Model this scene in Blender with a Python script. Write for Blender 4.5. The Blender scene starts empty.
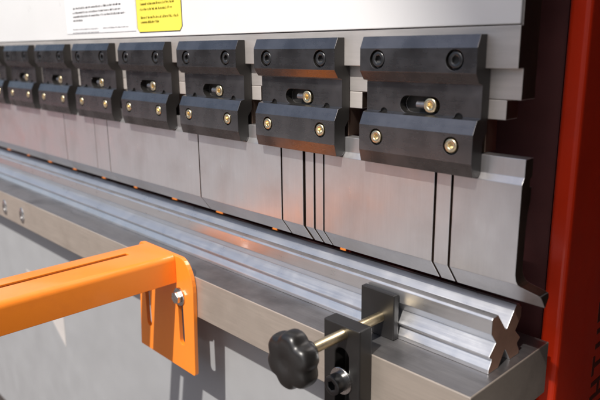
import bpy, bmesh, math, random
from mathutils import Vector, Matrix
random.seed(7)
R = math.radians
sc = bpy.context.scene
col = sc.collection
sc.view_settings.view_transform = 'Standard'
sc.view_settings.look = 'None'
sc.view_settings.exposure = 0
sc.view_settings.gamma = 1

# ------------------------------------------------------------------ materials
class NT:
    def __init__(s, name):
        s.m = bpy.data.materials.new(name); s.m.use_nodes = True
        s.t = s.m.node_tree; s.b = s.t.nodes['Principled BSDF']
    def n(s, typ, **kw):
        x = s.t.nodes.new(typ)
        for k, v in kw.items(): setattr(x, k, v)
        return x
    def l(s, a, b): s.t.links.new(a, b)
    def coords(s, scale=(1, 1, 1)):
        tc = s.n('ShaderNodeTexCoord'); mp = s.n('ShaderNodeMapping')
        mp.inputs['Scale'].default_value = scale
        s.l(tc.outputs['Object'], mp.inputs['Vector']); return mp.outputs[0]
    def noise(s, scale, detail=4, stretch=(1, 1, 1), rough=.55):
        x = s.n('ShaderNodeTexNoise'); x.inputs['Scale'].default_value = scale
        x.inputs['Detail'].default_value = detail; x.inputs['Roughness'].default_value = rough
        s.l(s.coords(stretch), x.inputs['Vector']); return x.outputs['Fac']
    def ramp(s, fac, stops):
        r = s.n('ShaderNodeValToRGB'); e = r.color_ramp.elements
        while len(e) < len(stops): e.new(.5)
        for k, (p, c) in enumerate(stops):
            e[k].position = p; e[k].color = (*c, 1) if len(c) == 3 else c
        s.l(fac, r.inputs[0]); return r.outputs[0]
    def rng(s, fac, a, b, lo, hi):
        r = s.n('ShaderNodeMapRange')
        for k, v in enumerate((a, b, lo, hi)): r.inputs[k + 1].default_value = v
        s.l(fac, r.inputs[0]); return r.outputs[0]
    def mixc(s, fac, a, b, mode='MIX'):
        x = s.n('ShaderNodeMix', data_type='RGBA', blend_type=mode)
        if isinstance(fac, (int, float)): x.inputs[0].default_value = fac
        else: s.l(fac, x.inputs[0])
        for sock, v in ((x.inputs[6], a), (x.inputs[7], b)):
            if isinstance(v, tuple): sock.default_value = (*v, 1)
            else: s.l(v, sock)
        return x.outputs[2]
    def bump(s, h, strength, dist=.001):
        x = s.n('ShaderNodeBump'); x.inputs['Strength'].default_value = strength
        x.inputs['Distance'].default_value = dist
        s.l(h, x.inputs['Height']); s.l(x.outputs[0], s.b.inputs['Normal'])
    def set(s, **kw):
        for k, v in kw.items():
            i = s.b.inputs[k.replace('_', ' ')]
            if isinstance(v, bpy.types.NodeSocket): s.l(v, i)
            elif isinstance(v, tuple): i.default_value = (*v, 1)
            else: i.default_value = v
        return s

def paint(name, c, rough=.4, coat=0., var=.08, bump=.05, orange_peel=180, grime=0., gcol=(.1, .09, .08), chip=0., ccol=(.4, .38, .36), drip=(1, 1, 1)):
    k = NT(name)
    f = k.noise(14, 5); f2 = k.noise(orange_peel, 2)
    dk = tuple(x * (1 - var) for x in c); lt = tuple(min(1, x * (1 + var)) for x in c)
    cc = k.ramp(f, [(.3, dk), (.7, lt)])
    if grime:
        a = k.noise(7, 7, drip, .7); b = k.noise(55, 4, drip)
        m = k.n('ShaderNodeMath', operation='MULTIPLY'); k.l(k.rng(a, .48, .72, 0, 1), m.inputs[0]); k.l(k.rng(b, .35, .7, .25, 1), m.inputs[1])
        g = k.n('ShaderNodeMath', operation='MULTIPLY'); k.l(m.outputs[0], g.inputs[0]); g.inputs[1].default_value = grime
        cc = k.mixc(g.outputs[0], cc, gcol)
    if chip:
        v = k.noise(95, 6, (1, .35, 1), .75); q = k.noise(11, 3)
        m2 = k.n('ShaderNodeMath', operation='MULTIPLY'); k.l(k.rng(v, .70, .73, 0, chip), m2.inputs[0]); k.l(k.rng(q, .45, .6, 0, 1), m2.inputs[1])
        cc = k.mixc(m2.outputs[0], cc, ccol)
    k.set(Base_Color=cc, Roughness=k.rng(f, .3, .7, rough * .85, rough * 1.15))
    k.b.inputs['Coat Weight'].default_value = coat; k.b.inputs['Coat Roughness'].default_value = .118
    k.bump(f2, bump, .0006); return k.m

def steel(name, c, rough, stretch=(1, 1, 1), sc_=60, var=.12, smudge=.0, scol=(.2, .16, .13), bump=.05, metal=1., aniso=0., scratch=None):
    k = NT(name)
    lines = k.noise(sc_, 4, stretch, .7); blot = k.noise(9, 6); blot2 = k.noise(31, 4)
    dk = tuple(x * (1 - var) for x in c); lt = tuple(min(1, x * (1 + var)) for x in c)
    cc = k.ramp(lines, [(.25, dk), (.75, lt)])
    if smudge:
        m = k.rng(blot, .5, .78, 0, smudge); cc = k.mixc(m, cc, scol)
    if scratch:
        sv = k.noise(130, 3, scratch, .8); sq = k.noise(13, 3)
        sm = k.n('ShaderNodeMath', operation='MULTIPLY'); k.l(k.rng(sv, .68, .74, 0, .55), sm.inputs[0]); k.l(k.rng(sq, .46, .62, 0, 1), sm.inputs[1])
        cc = k.mixc(sm.outputs[0], cc, (.86, .84, .82))
    rr = k.n('ShaderNodeMath', operation='ADD')
    k.l(k.rng(blot2, .3, .7, -.05, .06), rr.inputs[0]); k.l(k.rng(lines, .3, .7, rough - .04, rough + .05), rr.inputs[1])
    k.set(Base_Color=cc, Metallic=metal, Roughness=rr.outputs[0])
    if aniso: k.b.inputs['Anisotropic'].default_value = aniso
    k.bump(lines, bump, .0004); return k.m

M = {}
M['white'] = paint('white_enamel', (.80, .80, .80), .32, .5, .015, .02, grime=.12, gcol=(.55, .54, .52))
M['gray_paint'] = paint('grey_powder_coat', (.325, .330, .340), .5, 0, .04, .06, 420, grime=.16, gcol=(.42, .42, .43), chip=.5, ccol=(.5, .49, .48), drip=(1, 1, .35))
M['orange'] = paint('orange_powder_coat', (.97, .265, .024), .36, .5, .04, .06, 380, grime=.28, gcol=(.55, .11, .02), chip=.7, ccol=(.72, .42, .20))
M['red'] = paint('red_machine_paint', (.72, .036, .006), .38, .2, .08, .04, 260, grime=.3, gcol=(.2, .012, .006))
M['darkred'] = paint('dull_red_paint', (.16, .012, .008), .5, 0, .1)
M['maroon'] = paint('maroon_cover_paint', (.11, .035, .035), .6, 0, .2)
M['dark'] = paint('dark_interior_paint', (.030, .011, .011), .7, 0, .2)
M['punch'] = steel('ground_punch_steel', (.70, .69, .70), .34, (1, 1, .06), 260, .05, .55, (.46, .40, .38), .03, metal=.86, scratch=(.5, 1, .04))
M['die'] = steel('ground_die_steel', (.71, .71, .72), .32, (.02, 1, 1), 300, .03, .2, (.55, .50, .45), .012, metal=.9)
M['ramsteel'] = steel('milled_beam_steel', (.64, .60, .57), .42, (.08, 1, 1), 160, .07, .3, (.45, .39, .35), .04, metal=.6)
M['block'] = steel('block_steel', (.66, .61, .57), .45, (.1, 1, 1), 200, .06, .25, (.45, .38, .33), .04, metal=.5)
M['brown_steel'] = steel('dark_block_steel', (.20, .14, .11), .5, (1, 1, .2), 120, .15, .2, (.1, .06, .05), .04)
M['bed'] = steel('bed_steel', (.53, .46, .395), .40, (.05, 1, 1), 220, .08, .5, (.36, .30, .25), .05, metal=.6, scratch=(.05, 1, .7))
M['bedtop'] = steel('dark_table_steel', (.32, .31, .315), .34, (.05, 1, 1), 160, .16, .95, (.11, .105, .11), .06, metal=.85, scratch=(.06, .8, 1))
M['screwsteel'] = steel('zinc_plated_steel', (.72, .71, .69), .25, (1, 1, 1), 120, .06)
M['dullsteel'] = steel('dull_steel', (.36, .35, .35), .4, (1, 1, 1), 120, .1)
M['brass'] = steel('yellow_zinc_steel', (.88, .75, .50), .30, (1, 1, 1), 150, .1, .2, (.5, .33, .12))
M['rod'] = steel('dull_brass_rod', (.70, .58, .38), .36, (1, 1, 1), 260, .12, .3, (.3, .22, .12))
M['hole'] = paint('socket_shadow_black', (.006, .006, .006), .6)

def black_oxide(name, c, rough, spec=.5, metal=0.):
    k = NT(name)
    f = k.noise(22, 6); g = k.noise(300, 3, (.08, 1, 1))
    cc = k.ramp(f, [(.3, tuple(x * .8 for x in c)), (.75, tuple(x * 1.3 for x in c))])
    wv = k.noise(70, 5, (.25, 1, 1), .75); wq = k.noise(16, 3)
    wm = k.n('ShaderNodeMath', operation='MULTIPLY'); k.l(k.rng(wv, .64, .72, 0, .5), wm.inputs[0]); k.l(k.rng(wq, .48, .62, 0, 1), wm.inputs[1])
    cc = k.mixc(wm.outputs[0], cc, tuple(min(1, x * 2.1 + .01) for x in c))
    rr = k.n('ShaderNodeMath', operation='ADD')
    k.l(k.rng(f, .3, .7, rough - .04, rough + .05), rr.inputs[0]); k.l(k.rng(g, .3, .7, -.012, .018), rr.inputs[1])
    k.set(Base_Color=cc, Roughness=rr.outputs[0], Metallic=metal)
    k.b.inputs['Specular IOR Level'].default_value = spec
    k.b.inputs['IOR'].default_value = 1.75
    k.bump(g, .012, .0003); return k.m
M['oxide'] = black_oxide('black_oxide_steel', (.205, .197, .198), .27, .5, .95)
M['oxide_end'] = black_oxide('sawn_black_end', (.020, .018, .0165), .5, .35)  # clamp ends coloured near black in place of their shade
M['blackbolt'] = black_oxide('black_bolt_steel', (.014, .014, .015), .3, .5)
M['recess'] = black_oxide('oily_recess', (.012, .011, .010), .45, .3)  # near-black colour puts the shade into cut holes and slots
M['plastic'] = black_oxide('black_plastic', (.011, .010, .0095), .36, .4)
M['blackplate'] = black_oxide('blackened_plate', (.012, .011, .0105), .40, .35)
M['yellow'] = paint('yellow_sticker', (.88, .76, .10), .45, 0, .02, .01)
M['sticker'] = paint('white_sticker', (.84, .84, .85), .4, 0, .01, .01)
M['ink'] = paint('black_print', (.05, .05, .055), .5)
M['grey_ink'] = paint('grey_print', (.36, .36, .38), .5)
M['brown_ink'] = paint('olive_print', (.20, .16, .01), .5)
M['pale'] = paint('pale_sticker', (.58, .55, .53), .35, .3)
M['frame_ink'] = paint('dark_lettering', (.11, .018, .009), .5)
def orange_spot_mat():
    k = NT('orange_lamp_lens')
    k.set(Base_Color=(.9, .25, .03), Roughness=.3)
    k.b.inputs['Emission Color'].default_value = (1, .30, .06, 1)
    k.b.inputs['Emission Strength'].default_value = .9
    return k.m
M['lamp'] = orange_spot_mat()
def ground_mat():
    k = NT('paved_floor')
    f = k.noise(.7, 6); g = k.noise(40, 3)
    br = k.n('ShaderNodeTexBrick'); k.l(k.coords(), br.inputs['Vector'])
    br.inputs['Scale'].default_value = 1.2; br.inputs['Mortar Size'].default_value = .008
    br.inputs['Color1'].default_value = (.085, .062, .055, 1); br.inputs['Color2'].default_value = (.065, .048, .043, 1)
    br.inputs['Mortar'].default_value = (.035, .028, .025, 1)
    c = k.mixc(k.rng(f, .3, .7, .0, .35), br.outputs['Color'], (.055, .04, .035))
    k.set(Base_Color=c, Roughness=.8); k.bump(g, .2, .003); return k.m
M['ground'] = ground_mat()
M['path'] = paint('pale_paving', (.43, .425, .43), .85, 0, .12, .2)
M['carpet'] = paint('red_carpet_pile', (.62, .09, .06), .95, 0, .12, .3)
M['wallpaint'] = paint('dark_maroon_wall', (.04, .007, .005), .7, 0, .2)
M['redwall'] = paint('brown_red_wall', (.09, .045, .04), .7, 0, .25)
M['fabric'] = paint('canvas_roof', (.5, .5, .5), .9, 0, .05)

# ------------------------------------------------------------------ mesh helpers
def finish(name, bm, mat, parent=None, loc=None, smooth=None, bevel=0., seg=2, ang=30):
    bmesh.ops.recalc_face_normals(bm, faces=bm.faces[:])
    me = bpy.data.meshes.new(name); bm.to_mesh(me); bm.free()
    me.materials.append(M[mat])
    o = bpy.data.objects.new(name, me); col.objects.link(o)
    if parent is not None: o.parent = parent
    if loc is not None: o.location = loc
    if smooth is not None:
        for p in me.polygons: p.use_smooth = True
        try: me.set_sharp_from_angle(angle=R(smooth))
        except Exception: pass
    if bevel:
        b = o.modifiers.new('bevel', 'BEVEL'); b.width = bevel; b.segments = seg
        b.limit_method = 'ANGLE'; b.angle_limit = R(ang); b.harden_normals = False
    return o

def prism(bm, pts, a0, a1, axis='X'):
    """pts: outline in the plane across the axis.  X: (y,z)  Y: (x,z)  Z: (x,y)"""
    def P(p, a):
        return {'X': (a, p[0], p[1]), 'Y': (p[0], a, p[1]), 'Z': (p[0], p[1], a)}[axis]
    v0 = [bm.verts.new(P(p, a0)) for p in pts]; v1 = [bm.verts.new(P(p, a1)) for p in pts]
    bm.faces.new(v0); bm.faces.new(v1[::-1])
    n = len(pts)
    for i in range(n):
        bm.faces.new((v0[i], v0[(i + 1) % n], v1[(i + 1) % n], v1[i]))
    return bm

def box(bm, x0, x1, y0, y1, z0, z1):
    return prism(bm, [(y0, z0), (y1, z0), (y1, z1), (y0, z1)], x0, x1)

def circ(r, n, cx=0, cy=0, ph=0):
    return [(cx + r * math.cos(2 * math.pi * k / n + ph), cy + r * math.sin(2 * math.pi * k / n + ph)) for k in range(n)]

def lathe_y(bm, prof, n=32, lobes=None, cx=0, cz=0):
    """prof: list of (radius, y); lobes(theta, r) scales the radius"""
    rings = []
    for r, y in prof:
        if r <= 1e-7:
            rings.append([bm.verts.new((cx, y, cz))]); continue
        ring = []
        for k in range(n):
            t = 2 * math.pi * k / n; q = r * (lobes(t, r) if lobes else 1)
            ring.append(bm.verts.new((cx + q * math.cos(t), y, cz + q * math.sin(t))))
        rings.append(ring)
    for a, b in zip(rings[:-1], rings[1:]):
        if len(a) == 1 and len(b) == 1: continue
        for k in range(n):
            k2 = (k + 1) % n
            if len(a) == 1: bm.faces.new((a[0], b[k], b[k2]))
            elif len(b) == 1: bm.faces.new((a[k], a[k2], b[0]))
            else: bm.faces.new((a[k], a[k2], b[k2], b[k]))
    return bm

def slot_outline(x0, x1, z0, z1, n=10):
    """stadium, long in whichever direction is longer"""
    w, h = x1 - x0, z1 - z0; pts = []
    if w >= h:
        r = h / 2
        for k in range(n + 1):
            t = -math.pi / 2 + math.pi * k / n; pts.append((x1 - r + r * math.cos(t), (z0 + z1) / 2 + r * math.sin(t)))
        for k in range(n + 1):
            t = math.pi / 2 + math.pi * k / n; pts.append((x0 + r + r * math.cos(t), (z0 + z1) / 2 + r * math.sin(t)))
    else:
        r = w / 2
        for k in range(n + 1):
            t = math.pi * k / n; pts.append(((x0 + x1) / 2 + r * math.cos(t), z1 - r + r * math.sin(t)))
        for k in range(n + 1):
            t = math.pi + math.pi * k / n; pts.append(((x0 + x1) / 2 + r * math.cos(t), z0 + r + r * math.sin(t)))
    return pts

def cut(o, cutters, inner=None):
    """subtract the closed bmeshes from the object's mesh"""
    for bm in cutters:
        bmesh.ops.recalc_face_normals(bm, faces=bm.faces[:])
        me = bpy.data.meshes.new('cutter'); bm.to_mesh(me); bm.free()
        if inner: me.materials.append(M[inner])
        c = bpy.data.objects.new('cutter', me); col.objects.link(c)
        if o.parent: c.parent = o.parent
        c.location = o.location
        md = o.modifiers.new('cut', 'BOOLEAN'); md.operation = 'DIFFERENCE'; md.object = c; md.solver = 'EXACT'
        if inner: md.material_mode = 'TRANSFER'
        bpy.context.view_layer.update()
        others = [(m, m.show_viewport) for m in o.modifiers if m != md]
        for m, s in others: m.show_viewport = False
        dg = bpy.context.evaluated_depsgraph_get(); dg.update()
        new = bpy.data.meshes.new_from_object(o.evaluated_get(dg))
        for m, s in others: m.show_viewport = s
        o.modifiers.remove(md); old = o.data; o.data = new; new.name = old.name
        bpy.data.objects.remove(c); bpy.data.meshes.remove(me)
    return o

def thing(name, label, cat, loc=(0, 0, 0), group=None):
    o = bpy.data.objects.new(name, None); col.objects.link(o); o.location = loc
    return tag(o, label, cat, group)
def tag(o, label, cat, group=None):
    o['label'] = label; o['category'] = cat
    if group: o['group'] = group
    return o
K = .914      # the bed, die, arm, clamp and side frame were drawn a little large: brought to the scale of the upper tooling
OX, OY, OZ = .02983, -.05019, .00031
def to_scale(o):
    o.location = (o.location.x * K + OX, o.location.y * K + OY, o.location.z * K + OZ); o.scale = (K, K, K)
def struct(o): o['kind'] = 'structure'; return o

# ------------------------------------------------------------------ setting
bm = bmesh.new(); box(bm, -90, 90, -90, 90, -1.45, -1.188)
struct(finish('ground', bm, 'ground'))
bm = bmesh.new(); box(bm, -18, 1.6, -6.3, -2.0, -1.30, -1.182); struct(finish('paved_path', bm, 'path'))  # added unseen pale sheet, brightens reflections in the punches
bm = bmesh.new(); box(bm, -14, -6.4, -3.1, -2.05, -1.25, -1.176); struct(finish('red_carpet', bm, 'carpet'))  # added unseen red sheet, gives the left punches a red reflection

# ------------------------------------------------------------------ side frame / housing of the machine
mf = thing('machine_frame', 'dark red steel side frame standing upright at the right behind the tooling', 'machine frame', (0, .22, -1.3))
def w2l(p, root): return (p[0] - root.location.x, p[1] - root.location.y, p[2] - root.location.z)
def lbox(root, *b):
    l = root.location; bm = bmesh.new()
    return box(bm, b[0] - l.x, b[1] - l.x, b[2] - l.y, b[3] - l.y, b[4] - l.z, b[5] - l.z)
finish('side_plate', lbox(mf, -.0065, .022, .22, 1.25, -1.3, 1.25), 'red', mf, bevel=.007, seg=4)
finish('side_plate', lbox(mf, -3.55, -3.52, .22, 1.25, -1.3, 1.25), 'red', mf, bevel=.007, seg=4)
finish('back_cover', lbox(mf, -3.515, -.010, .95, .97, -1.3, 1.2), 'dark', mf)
finish('inner_cover', lbox(mf, -3.515, -.012, .235, .245, -.62, 1.2), 'maroon', mf)  # added sheet, its maroon stands in for the dim shade of the gap
finish('top_cover', lbox(mf, -3.515, -.010, .07, 1.2, 1.0, 1.03), 'dark', mf)  # added unseen cover, keeps sky light out from behind the upper beam
# upright lettering on the outer face of the plate (runs off the frame of the picture)
bm = bmesh.new()
def stroke(y0, y1, z0, z1):
    l = mf.location; box(bm, .0215 - l.x, .0226 - l.x, y0 - l.y, y1 - l.y, z0 - l.z, z1 - l.z)
zz = -.335
for sh in ('E', 'C', 'H', 'T', 'N', 'C', 'E'):
    h = .034; y0, y1 = .352 + .006 * random.random(), .405; t = .0085
    if sh in 'EC':
        stroke(y0, y1, zz - h, zz - h + t); stroke(y0, y0 + t * 1.2, zz - h + t, zz - t) if sh == 'C' else stroke(y1 - t, y1, zz - h + t, zz - t); stroke(y0, y1, zz - t, zz)
    elif sh == 'T': stroke(y0, y0 + t, zz - h, zz); stroke(y0 + t, y1, zz - h / 2 - t / 2, zz - h / 2 + t / 2)
    else: stroke(y0, y1, zz - h, zz - h + t); stroke(y0 + .025, y0 + .034, zz - h + t, zz - t); stroke(y0, y1, zz - t, zz)
    zz -= .046
finish('lettering', bm, 'frame_ink', mf)

to_scale(mf)
# rear gauge bar with glowing orange spots, seen only through the slit between punches and die
rg = thing('rear_gauge', 'dark red bar with small orange lamps glimpsed in the slit under the punches', 'gauge bar', (-1.2, .15, -.342))
finish('bar', lbox(rg, -3.2, -.12, .148, .158, -.342, -.308), 'darkred', rg, bevel=.003)
for k in range(14):
    x = -.318 - .170 * k
    bm = bmesh.new(); lathe_y(bm, [(0, -.006), (.006, -.0050), (.0085, -.0024), (.009, .0)], 16)
    lo = finish('lamp', bm, 'lamp', rg, loc=w2l((x + random.uniform(-.006, .006), .1478, -.3255 - random.choice((0, .001, .003, .005))), rg), smooth=40)
    lo.scale = (random.uniform(.6, 1.05),) * 3

def end_faces(o):  # right-hand end faces coloured dark, standing in for shade and dark reflections
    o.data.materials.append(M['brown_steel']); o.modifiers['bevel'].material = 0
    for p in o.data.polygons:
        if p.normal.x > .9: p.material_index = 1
# ------------------------------------------------------------------ ram (upper beam)
XL, XR = -3.0, .036
ram = thing('upper_beam', 'white enamelled upper beam with bare steel lower edge above the black clamps', 'press beam', (-1.2, .04, 0))
def lp(root, pts): return [(y - root.location.y, z - root.location.z) for y, z in pts]
bm = bmesh.new()
prism(bm, lp(ram, [(.0185, .0215), (.0185, -.0215), (.030, -.0215), (.030, -.054), (.060, -.054), (.060, .95), (.023, .95), (.023, .0215)]), XL + 1.2, XR + 1.2)
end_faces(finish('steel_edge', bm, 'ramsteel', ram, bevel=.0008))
finish('cover_panel', lbox(ram, XL, XR, .0168, .0224, .0226, .95), 'white', ram, bevel=.001)
def outline(bm, pts, y0, y1): return prism(bm, pts, y0, y1, 'Y')
def rx(pts): return [(x - ram.location.x, z) for x, z in pts]
yo = -ram.location.y
bm = bmesh.new(); outline(bm, rx([(-1.004, .0335), (-.7125, .0335), (-.7125, .20), (-1.004, .20)]), yo + .0164, yo + .01672)
notice = finish('notice_sticker', bm, 'sticker', ram)
bm = bmesh.new()
c = .008; x0, x1, z0, z1 = -.7070, -.5600, .0300, .17
oct_ = [(x0 + c, z0), (x1 - c, z0), (x1, z0 + c), (x1, z1 - c), (x1 - c, z1), (x0 + c, z1), (x0, z1 - c), (x0, z0 + c)]
outline(bm, rx(oct_), yo + .0164, yo + .01672)
warn = finish('warning_sticker', bm, 'ink', ram)
warn['label'] = 'yellow warning sticker with cut corners'
bm = bmesh.new(); g = .0016
inn = [(x0 + c, z0 + g), (x1 - c, z0 + g), (x1 - g, z0 + c), (x1 - g, z1 - c), (x1 - c, z1 - g), (x0 + c, z1 - g), (x0 + g, z1 - c), (x0 + g, z0 + c)]
outline(bm, rx(inn), yo + .0161, yo + .0163)
finish('yellow_face', bm, 'yellow', warn)
def print_lines(lines, h, y0, y1):
    """small type, too small to read: letter-like strokes along each line"""
    bm = bmesh.new()
    for xa, xb, z in lines:
        x = xa
        while x < xb:
            nl = random.choice((2, 3, 4, 5, 6, 7, 8))
            for _ in range(nl):
                if x > xb: break
                w = h * random.uniform(.42, .62); t = h * .15
                hh = h * (random.choice((.66, .66, .66, 1.0, 1.0)))
                kind = random.randrange(4)
                segs = [(x, x + t, z, z + hh)]
                if kind in (0, 1): segs.append((x + w - t, x + w, z, z + h * .64)); segs.append((x + t, x + w - t, z + h * .52, z + h * .64))
                if kind in (1, 2): segs.append((x + t, x + w - t, z, z + t))
                if kind == 3: segs.append((x + t, x + w * .8, z + h * .52, z + h * .64))
                for a, b, c_, d in segs:
                    box(bm, a + 1.2, b + 1.2, y0, y1, c_, d)
                x += w + h * .16
            x += h * .38
    return bm
finish('print', print_lines([(-.966, -.764, .0826), (-.969, -.765, .0740), (-.969, -.747, .0662), (-.970, -.928, .0585), (-.969, -.90, .104)], .0042, yo + .0160, yo + .0163), 'ink', notice)
finish('print', print_lines([(-.9749, -.860, .0410), (-.839, -.740, .0412), (-.9763, -.8575, .0343)], .0032, yo + .0160, yo + .0163), 'grey_ink', notice)
bm = bmesh.new(); box(bm, -1.004 + 1.2, -.7125 + 1.2, yo + .0160, yo + .0163, .0337, .0343); finish('border_line', bm, 'grey_ink', notice)
finish('print', print_lines([(-.690, -.580, .0772), (-.6927, -.5878, .0682), (-.6911, -.5711, .0541), (-.6922, -.6313, .0463), (-.69, -.575, .0862)], .0044, yo + .0157, yo + .01605), 'brown_ink', warn)

# ------------------------------------------------------------------ clamps
W, PITCH = .158, .2
ZU, ZL, ZM, BX = -.0128, -.1042, -.0640, .0525
def make_clamp():
    root = thing('tool_clamp', '', 'clamp', (-W / 2, .012, -.06), 'black tool clamps in a row on the upper beam')
    cx, cy, cz = root.location
    prof = [(.018, .0135), (.006, .0135), (0, 0), (0, -.0265), (.007, -.037), (.014, -.0385), (.014, -.0742), (.007, -.0758), (0, -.0905),
            (0, -.122), (.004, -.137), (.0155, -.137), (.0203, -.132), (.0203, -.10), (.0285, -.09), (.0285, -.0222), (.018, -.0215)]
    bm = bmesh.new(); prism(bm, [(y - cy, z - cz) for y, z in prof], -W / 2, W / 2)
    body = finish('clamp_body', bm, 'oxide', root, bevel=.0009, seg=2, ang=18)
    cs = []
    for z, r, d in ((ZU, .0112, .0075), (ZL, .0100, .0060)):
        for s in (-1, 1):
            b = bmesh.new(); prism(b, circ(r, 28, s * BX, z - cz), -.02 - cy, d - cy, 'Y'); cs.append(b)
    b = bmesh.new(); prism(b, slot_outline(-.0280, .0275, ZM - .0102 - cz, ZM + .0102 - cz), .005 - cy, .0262 - cy, 'Y'); cs.append(b)
    for s in (-1, 1):
        b = bmesh.new(); prism(b, circ(.0052, 16, s * .0520, -.0748 - cz), .0085 - cy, .0165 - cy, 'Y'); cs.append(b)
    cut(body, cs, 'recess')
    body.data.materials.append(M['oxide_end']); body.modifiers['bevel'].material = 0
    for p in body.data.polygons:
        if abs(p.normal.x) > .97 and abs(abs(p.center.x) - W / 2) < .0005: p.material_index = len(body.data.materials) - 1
    def screw(name, r, mat, x, y, z, depth, hexr, cone=.0):
        bm = bmesh.new()
        n = 30
        # head with a rounded rim and a hexagon socket sunk into it
        lathe_y(bm, [(hexr * 1.12, 0), (r - .0012, 0), (r - .0004, .0005), (r, .0016), (r, depth)], n)
        s0 = [e for e in bm.verts if abs((e.co.x ** 2 + e.co.z ** 2) ** .5 - hexr * 1.12) < 1e-5]
        top = sorted(s0, key=lambda v: math.atan2(v.co.z, v.co.x))
        def hexp(t):
            a = (t + math.pi / 6) % (math.pi / 3) - math.pi / 6
            return hexr * math.cos(math.pi / 6) / math.cos(a)
        r1, r2 = [], []
        for v in top:
            t = math.atan2(v.co.z, v.co.x); q = hexp(t)
            r1.append(bm.verts.new((q * math.cos(t), .0006, q * math.sin(t)))); r2.append(bm.verts.new((q * math.cos(t), depth * .7, q * math.sin(t))))
        for k in range(n):
            k2 = (k + 1) % n
            bm.faces.new((top[k], top[k2], r1[k2], r1[k])); bm.faces.new((r1[k], r1[k2], r2[k2], r2[k]))
        bm.faces.new(r2)
        return finish(name, bm, mat, root, loc=(x, y - cy, z - cz), smooth=40)
    for s in (-1, 1):
        screw('socket_screw', .0092, 'blackbolt', s * BX, .0012, ZU, .0062, .0050)
        screw('brass_screw', .0080, 'brass', s * BX, -.0006, ZL, .0066, .0036)
    screw('adjusting_screw', .0088, 'brass', .0130, .0150, ZM, .0105, .0040)
    bm = bmesh.new(); prism(bm, circ(.0045, 18, .0195 - cy, ZM - cz), -.006, .006, 'X')
    finish('slot_pin', bm, 'dullsteel', root, smooth=40)
    bm = bmesh.new(); box(bm, -W / 2 + .01, W / 2 + .020, .0302 - cy, .056 - cy, -.0756 - cz, -.0545 - cz)
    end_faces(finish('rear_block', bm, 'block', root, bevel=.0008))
    bm = bmesh.new(); box(bm, -W / 2 + .002, W / 2 - .001, .0288 - cy, .052 - cy, -.1125 - cz, -.0760 - cz)
    finish('rear_jaw', bm, 'brown_steel', root, bevel=.0008)
    return root
def copy_thing(src):
    r = src.copy(); col.objects.link(r)
    for ch in src.children:
        c = ch.copy(); col.objects.link(c); c.parent = r
        for g in ch.children:
            d = g.copy(); col.objects.link(d); d.parent = c
    return r
clamp_labels = ['black tool clamp nearest the right end of the beam, largest in view',
    'second black tool clamp from the right, above the close group of thin punch seams',
    'third black tool clamp from the right, just right of the yellow sticker above',
    'fourth black tool clamp from the right, directly under the yellow sticker',
    'fifth black tool clamp from the right, under the right half of the white notice',
    'sixth black tool clamp from the right, below the left part of the white notice',
    'seventh black tool clamp from the right, the last one whole at the left',
    'black tool clamp cut off by the left edge of the photo']
proto = make_clamp()
for i in range(8):
    c = proto if i == 0 else copy_thing(proto)
    c.location = (-PITCH * i - W / 2, .012, -.06)
    c['label'] = clamp_labels[i]
    for ch in c.children:
        if 'screw' in ch.name: ch.rotation_euler = (0, random.uniform(0, 2), 0)

# ------------------------------------------------------------------ punches
LEV = [(-.1130, .0210, .0385), (-.1325, .0210, .0385), (-.1350, .0194, .0345), (-.1395, .0165, .0345), (-.1440, .0165, .0345), (-.1445, .0165, .0390),
       (-.1600, .0165, .0390), (-.1720, .0165, .0350), (-.1900, .0165, .0330), (-.2300, .0165, .0330), (-.2380, .0165, .0334), (-.2450, .0165, .0352),
       (-.2465, .0165, .0360), (-.2488, .0165, .0370), (-.2510, .0181, .0382), (-.2530, .0196, .0395), (-.2550, .0211, .0408), (-.2568, .0225, .0420),
       (-.2580, .0234, .0428), (-.2600, .0249, .0434), (-.2640, .0279, .0430), (-.2738, .0352, .0370)]
HORN = {-.2450: .0014, -.2465: .0021, -.2488: .0035, -.2510: .0066, -.2530: .0124, -.2550: .0182, -.2568: .0236, -.2580: .0259, -.2600: .0268, -.2640: .0270, -.2738: .0270}
def punch_mesh(x0, x1, horn):
    """front and back face run down level by level; the end section flares out into a horn at its tip"""
    bm = bmesh.new(); rows = []
    for z, yf, yb in LEV:
        xe = x1 + (HORN.get(z, 0) if horn else 0)
        rows.append([bm.verts.new((x, y - .03, z + .113)) for x, y in ((x0, yf), (xe, yf), (xe, yb), (x0, yb))])
    for a, b in zip(rows[:-1], rows[1:]):
        for k in range(4): bm.faces.new((a[k], a[(k + 1) % 4], b[(k + 1) % 4], b[k]))
    bm.faces.new(rows[0]); bm.faces.new(rows[-1][::-1])
    return bm
seams = [.0505, -.0325, -.0548, -.2357, -.2535, -.2740, -.3215, -.5320, -.8589, -.9176, -1.0688, -1.2524, -2.95]
gap = [.0016, .0016, .0013, .0018, .0026, .0016, .0015, .0012, .0008, .0006, .0003, .0003]
plabels = ['steel punch section at the right end, its tip flaring out into a horn',
    'narrow steel punch section beside the right end one',
    'wide steel punch section below the gap between the two rightmost clamps',
    'thinnest steel punch strip, right one of the pair under the second clamp',
    'thin steel punch strip, left one of the pair under the second clamp',
    'medium narrow steel punch section left of the two thin strips',
    'wide pinkish steel punch section under the third clamp, right of the lone seam',
    'wide scratched steel punch section left of the lone seam under the third clamp',
    'narrow steel punch section between two faint seams under the fifth clamp',
    'steel punch section with reddish sheen left of the faint narrow one',
    'steel punch section with reddish sheen under the sixth and seventh clamps',
    'steel punch section running off the left edge of the photo']
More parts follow.
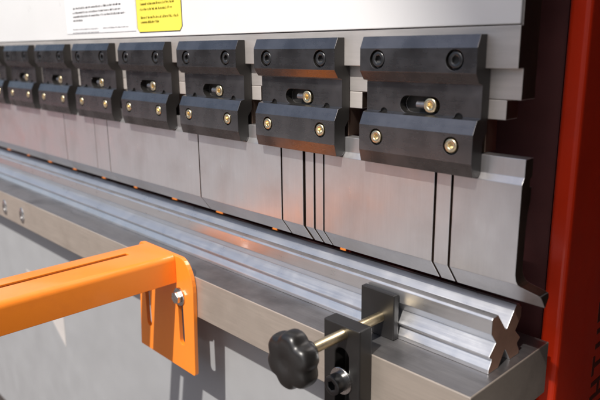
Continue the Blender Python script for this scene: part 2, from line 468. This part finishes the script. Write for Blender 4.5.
for k in range(12):
    x1, x0 = seams[k] - (gap[k - 1] if k else 0), seams[k + 1] + gap[k]
    mx = (x0 + x1) / 2
    bm = punch_mesh(x0 - mx, x1 - mx, k == 0)
    o = finish('punch_section', bm, 'punch', None, loc=(mx, .03 + random.uniform(-.0002, .0002), -.113), bevel=.0005, seg=2, ang=24)
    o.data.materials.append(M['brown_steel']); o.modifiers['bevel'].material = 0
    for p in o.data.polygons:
        if abs(p.normal.x) > (.2 if k == 0 else .55): p.material_index = 1  # side faces coloured darker to deepen the shade in the seams
    o.rotation_euler = (0, 0, random.uniform(-.0015, .0015))
    tag(o, plabels[k], 'punch', 'steel punch sections along the bending line')

# ------------------------------------------------------------------ die
CY = .0945
def die_profile():
    h = .0370; zt, zb = -.3165, -.3902; f = CY - h
    front = [(CY - .0012, zt - .0262), (CY - .0225, zt), (f + .0022, zt), (f, zt - .0028), (f, -.3375), (f + .0130, -.3530), (f - .0012, -.3665), (f - .0012, -.3685), (f + .0048, -.3722), (f + .0048, -.3745), (f - .0015, -.3850), (f - .0015, zb)]
    bot = [(CY - .0145, zb), (CY - .001, -.3715), (CY + .001, -.3715), (CY + .0145, zb)]
    back = [(2 * CY - y, z) for y, z in front][::-1]
    k = [i for i, (y, z) in enumerate(back) if abs(z - zt) < 1e-6 and y > CY + .03][0]
    back[k] = (CY + h - .0085, zt); back[k - 1] = (CY + h, zt - .0085)
    return front + bot + back
bm = bmesh.new(); prism(bm, [(y - CY, z + .3902) for y, z in die_profile()], -3.38 + 1.2, .006 + 1.2)
M['dieend'] = steel('sawn_die_end', (.40, .23, .165), .45, (1, 1, 1), 90, .12, .2, (.3, .16, .12), .05, metal=.45)  # reddish reflection put into the colour of the die's end face
die = finish('bending_die', bm, 'die', None, loc=(-1.2, CY, -.3902), bevel=.0007, seg=2, ang=20)
to_scale(die)
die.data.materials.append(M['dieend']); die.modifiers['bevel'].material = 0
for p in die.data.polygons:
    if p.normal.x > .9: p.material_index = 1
tag(die, 'long four-way steel die block with V notches lying on the bed', 'die')

# ------------------------------------------------------------------ lower beam
bed = thing('lower_beam', 'tan steel bed with dark top and grey painted front panel below', 'press bed', (-1.2, .09, -1.3))
tb = finish('table_block', lbox(bed, -3.4, .019, -.005, .193, -.467, -.3904), 'bed', bed, bevel=.0014, seg=2)
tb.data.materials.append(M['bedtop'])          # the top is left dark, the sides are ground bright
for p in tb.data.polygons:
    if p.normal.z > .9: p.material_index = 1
tb.modifiers['bevel'].material = 0
finish('front_panel', lbox(bed, -3.4, -.045, .064, .076, -1.3, -.4672), 'gray_paint', bed, bevel=.001)
finish('beam_web', lbox(bed, -3.4, -.045, .0765, .19, -1.3, -.4674), 'dark', bed)
for x in (-1.4836, -1.3547):
    bm = bmesh.new(); lathe_y(bm, [(.0, -.0005), (.004, -.0005), (.0045, -.0022), (.010, -.0026), (.013, -.0008), (.0135, .0)], 24)
    finish('plug_screw', bm, 'screwsteel', bed, loc=w2l((x, -.0051, -.4350), bed), smooth=50).scale = (1.15, 1, 1.7)  # bright steel disc standing in for a hole with a sunlit inner side
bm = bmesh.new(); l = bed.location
outline(bm, [(-1.58 - l.x, -.664 - l.z), (-1.325 - l.x, -.840 - l.z), (-1.318 - l.x, -.664 - l.z)], .0632 - l.y, .0638 - l.y)  # flat pale triangle laid on the panel
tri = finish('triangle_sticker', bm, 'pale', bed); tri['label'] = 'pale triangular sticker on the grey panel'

to_scale(bed)
# ------------------------------------------------------------------ sheet support arm
arm = thing('support_arm', 'orange sheet support arm on a slotted bracket bolted to the bed front', 'support arm', (-.632, -.012, -.58))
ax, ay, az = arm.location
def channel(x0, x1, ztop, zbot, r, t, n=6):
    out, inn = [], []
    out.append((x0, zbot))
    for k in range(n + 1):
        a = math.pi - (math.pi / 2) * k / n; out.append((x0 + r + r * math.cos(a), ztop - r + r * math.sin(a)))
    for k in range(n + 1):
        a = math.pi / 2 - (math.pi / 2) * k / n; out.append((x1 - r + r * math.cos(a), ztop - r + r * math.sin(a)))
    out.append((x1, zbot)); ri = r - t
    inn.append((x1 - t, zbot))
    for k in range(n + 1):
        a = (math.pi / 2) * k / n; inn.append((x1 - r + ri * math.cos(a), ztop - r + ri * math.sin(a)))
    for k in range(n + 1):
        a = math.pi / 2 + (math.pi / 2) * k / n; inn.append((x0 + r + ri * math.cos(a), ztop - r + ri * math.sin(a)))
    inn.append((x0 + t, zbot))
    return out + inn
bm = bmesh.new()
prism(bm, [(x - ax, z - az) for x, z in channel(-.6905, -.5785, -.3590, -.4115, .011, .004)], -.80 - ay, -.0142 - ay, 'Y')
chan = finish('arm_channel', bm, 'orange', arm, bevel=.0008, seg=2, ang=40, smooth=35)
b = bmesh.new(); prism(b, [(-.6530 - ax, -.72 - ay), (-.6405 - ax, -.72 - ay), (-.6405 - ax, -.0700 - ay), (-.6530 - ax, -.0700 - ay)], -.375 - az, -.34 - az, 'Z')
cut(chan, [b])
for p in chan.data.polygons: p.use_smooth = True
try: chan.data.set_sharp_from_angle(angle=R(35))
except Exception: pass
pl = [(-.7275, -.584), (-.5380, -.584), (-.5355, -.5800)]
for k in range(9):
    a = (math.pi / 2) * k / 8; pl.append((-.5275 - .038 + .038 * math.cos(a), -.3600 - .058 + .058 * math.sin(a)))
for k in range(5):
    a = math.pi / 2 + (math.pi / 2) * k / 4; pl.append((-.6960 + .012 * math.cos(a), -.3720 + .012 * math.sin(a)))
bm = bmesh.new(); prism(bm, [(x - ax, z - az) for x, z in pl], -.0140 - ay, -.0058 - ay, 'Y')
plate = finish('bracket_plate', bm, 'orange', arm, bevel=.0008, seg=2)
cs = []
for x0, x1 in ((-.5800, -.5630), (-.6965, -.6800)):
    b = bmesh.new(); prism(b, [(x - ax, z - az) for x, z in slot_outline(x0, x1, -.5330, -.4200)], -.05 - ay, .03 - ay, 'Y'); cs.append(b)
cut(plate, cs)
for x in (-.5720, -.6882):
    bm = bmesh.new(); lathe_y(bm, [(0, 0), (.0165, 0), (.0170, .0006), (.0170, .0022), (0, .0022)], 28)
    prism(bm, circ(.0115, 6, 0, 0, .3), -.0085, -.0003, 'Y')
    finish('hex_bolt', bm, 'screwsteel', arm, loc=w2l((x, -.0164, -.4370), arm), bevel=.0008, seg=2, ang=40, smooth=30)

to_scale(arm)
# ------------------------------------------------------------------ die clamp with star knob
dc = thing('die_clamp', 'black die clamp with star knob and brass rod bolted to bed front edge', 'clamp', (-.158, -.018, -.43))
dx, dy, dz = dc.location
bm = bmesh.new(); prism(bm, [(-.1912 - dx, -.50 - dz), (-.1270 - dx, -.50 - dz), (-.1270 - dx, -.3500 - dz), (-.1912 - dx, -.3500 - dz)], -.0300 - dy, -.0056 - dy, 'Y')
post = finish('post', bm, 'blackplate', dc, bevel=.0022, seg=3)
b = bmesh.new(); prism(b, [(x - dx, z - dz) for x, z in slot_outline(-.1705, -.1460, -.485, -.3835)], -.06 - dy, -.0085 - dy, 'Y')
cut(post, [b], 'recess')
RX, RZ = -.1545, -.3615
bm = bmesh.new(); lathe_y(bm, [(0, -.108 - dy), (.0072, -.108 - dy), (.0072, .0445 - dy), (0, .0445 - dy)], 24, None, RX - dx, RZ - dz)
finish('threaded_rod', bm, 'rod', dc, smooth=40)
bm = bmesh.new(); box(bm, -.1895 - dx, -.1310 - dx, .0445 - dy, .0552 - dy, -.3898 - dz, -.3240 - dz)
finish('pressure_pad', bm, 'blackplate', dc, bevel=.0015, seg=3)
bm = bmesh.new()
def lob(t, r):
    k = max(0., min(1., (r - .010) / .02))
    return 1.065 - .14 * k * (.5 + .5 * math.cos(6 * t + .5)) ** 2.2
prof = [(0, -.0150), (.006, -.0150), (.0075, -.0158), (.013, -.0170), (.024, -.0166), (.0305, -.0150), (.0340, -.0115), (.0354, -.006), (.0357, .001), (.0350, .0075), (.0325, .0115), (.026, .0135), (.0175, .0145), (.0145, .0160), (.0138, .0185), (.0135, .0290), (.0115, .0310), (0, .0310)]
lathe_y(bm, prof, 96, lob)
knob = finish('star_knob', bm, 'plastic', dc, loc=(RX - dx - .002, -.1180 - dy, RZ - dz - .003), smooth=50)
knob.modifiers.new('sub', 'SUBSURF').render_levels = 1
bm = bmesh.new()
lathe_y(bm, [(0, 0), (.0185, 0), (.0190, .0006), (.0190, .0024), (0, .0024)], 32)
finish('washer', bm, 'screwsteel', dc, loc=w2l((-.1580, -.0326, -.4300), dc), smooth=40)
bm = bmesh.new()
n = 36; r = .0135; hx = .0068
prof = [(hx * 1.15, -.0175), (r - .0012, -.0175), (r - .0003, -.0170), (r, -.0160), (r, 0)]
lathe_y(bm, prof, n)
top = sorted([v for v in bm.verts if abs((v.co.x ** 2 + v.co.z ** 2) ** .5 - hx * 1.15) < 1e-5], key=lambda v: math.atan2(v.co.z, v.co.x))
r1, r2 = [], []
for v in top:
    t = math.atan2(v.co.z, v.co.x); a = (t + math.pi / 6) % (math.pi / 3) - math.pi / 6; q = hx * math.cos(math.pi / 6) / math.cos(a)
    r1.append(bm.verts.new((q * math.cos(t), -.0170, q * math.sin(t)))); r2.append(bm.verts.new((q * math.cos(t), -.0080, q * math.sin(t))))
for k in range(n):
    k2 = (k + 1) % n
    bm.faces.new((top[k], top[k2], r1[k2], r1[k])); bm.faces.new((r1[k], r1[k2], r2[k2], r2[k]))
bm.faces.new(r2)
finish('socket_bolt', bm, 'blackbolt', dc, loc=w2l((-.1580, -.0326, -.4300), dc), smooth=40)

to_scale(dc)
# ------------------------------------------------------------------ shade: an added sheet high in front on the right, an added dark wall to the right
SUNDIR = Vector((-.15, .612, -.79)).normalized()      # the way the sunlight travels
def up_sun(p, z):
    return Vector(p) - SUNDIR * ((z - p[2]) / -SUNDIR.z)
e0, e1 = up_sun((-.12, .018, .08), 6.3), up_sun((.14, 0, -.42), 6.3)
ed = (e1 - e0).normalized()
ea, eb = e0 - ed * 3.2, e0 + ed * 2.6
pts = [(ea.x, ea.y), (eb.x, eb.y), (3.4, eb.y), (3.4, 4.2), (ea.x, 4.0)]
bm = bmesh.new(); prism(bm, pts, 6.3, 6.36, 'Z'); struct(finish('canopy_roof', bm, 'fabric'))  # added unseen sheet, shaped to cast the soft shade on the right
bm = bmesh.new(); prism(bm, [(1.9, -1.8), (2.1, -1.8), (2.1, 4.2), (-1.0, 4.2), (-1.0, 4.0), (1.9, 4.0)], -1.3, 6.3, 'Z'); struct(finish('stall_wall', bm, 'wallpaint'))  # added unseen wall, darkens what the right-hand end faces reflect

bm = bmesh.new(); box(bm, -45, 1.6, -6.9, -6.4, -1.3, .9); struct(finish('low_building', bm, 'redwall'))  # added unseen block, darkens what the clamp fronts reflect

# ------------------------------------------------------------------ light
EL = R(52.2)
d = SUNDIR
sun = bpy.data.lights.new('sun', 'SUN'); sun.energy = 5.0; sun.angle = R(.9); sun.color = (1, .955, .895)
so = bpy.data.objects.new('sun', sun); col.objects.link(so)
so.rotation_euler = d.to_track_quat('-Z', 'Y').to_euler(); so.location = (0, -3, 5)
w = bpy.data.worlds.new('World'); sc.world = w; w.use_nodes = True
nt = w.node_tree; bg = nt.nodes['Background']
sky = nt.nodes.new('ShaderNodeTexSky'); sky.sky_type = 'NISHITA'; sky.sun_disc = False
s = -d; sky.sun_elevation = math.asin(s.z); sky.sun_rotation = math.atan2(s.x, s.y)
sky.air_density = 1.0; sky.dust_density = 3.0; sky.ozone_density = 1.0
nt.links.new(sky.outputs[0], bg.inputs[0]); bg.inputs[1].default_value = .118

# ------------------------------------------------------------------ camera
f, pi_, ya, ro = 622.274, .242725, .761202, -.0119227
cdir = Vector((-math.cos(ya) * math.cos(pi_), math.sin(ya) * math.cos(pi_), -math.sin(pi_)))
r_ = cdir.cross(Vector((0, 0, 1))).normalized(); u_ = r_.cross(cdir)
r2 = r_ * math.cos(ro) + u_ * math.sin(ro); u2 = -r_ * math.sin(ro) + u_ * math.cos(ro)
cam = bpy.data.cameras.new('camera'); co = bpy.data.objects.new('camera', cam); col.objects.link(co)
m = Matrix((r2, u2, -cdir)).transposed().to_4x4(); m.translation = (.346893, -.583647, .003586)
co.matrix_world = m
cam.sensor_width = 36; cam.lens = f / 600 * 36; cam.clip_start = .01; cam.clip_end = 500
cam.dof.use_dof = True; cam.dof.focus_distance = .86; cam.dof.aperture_fstop = 4.8; cam.dof.aperture_blades = 7
sc.camera = co
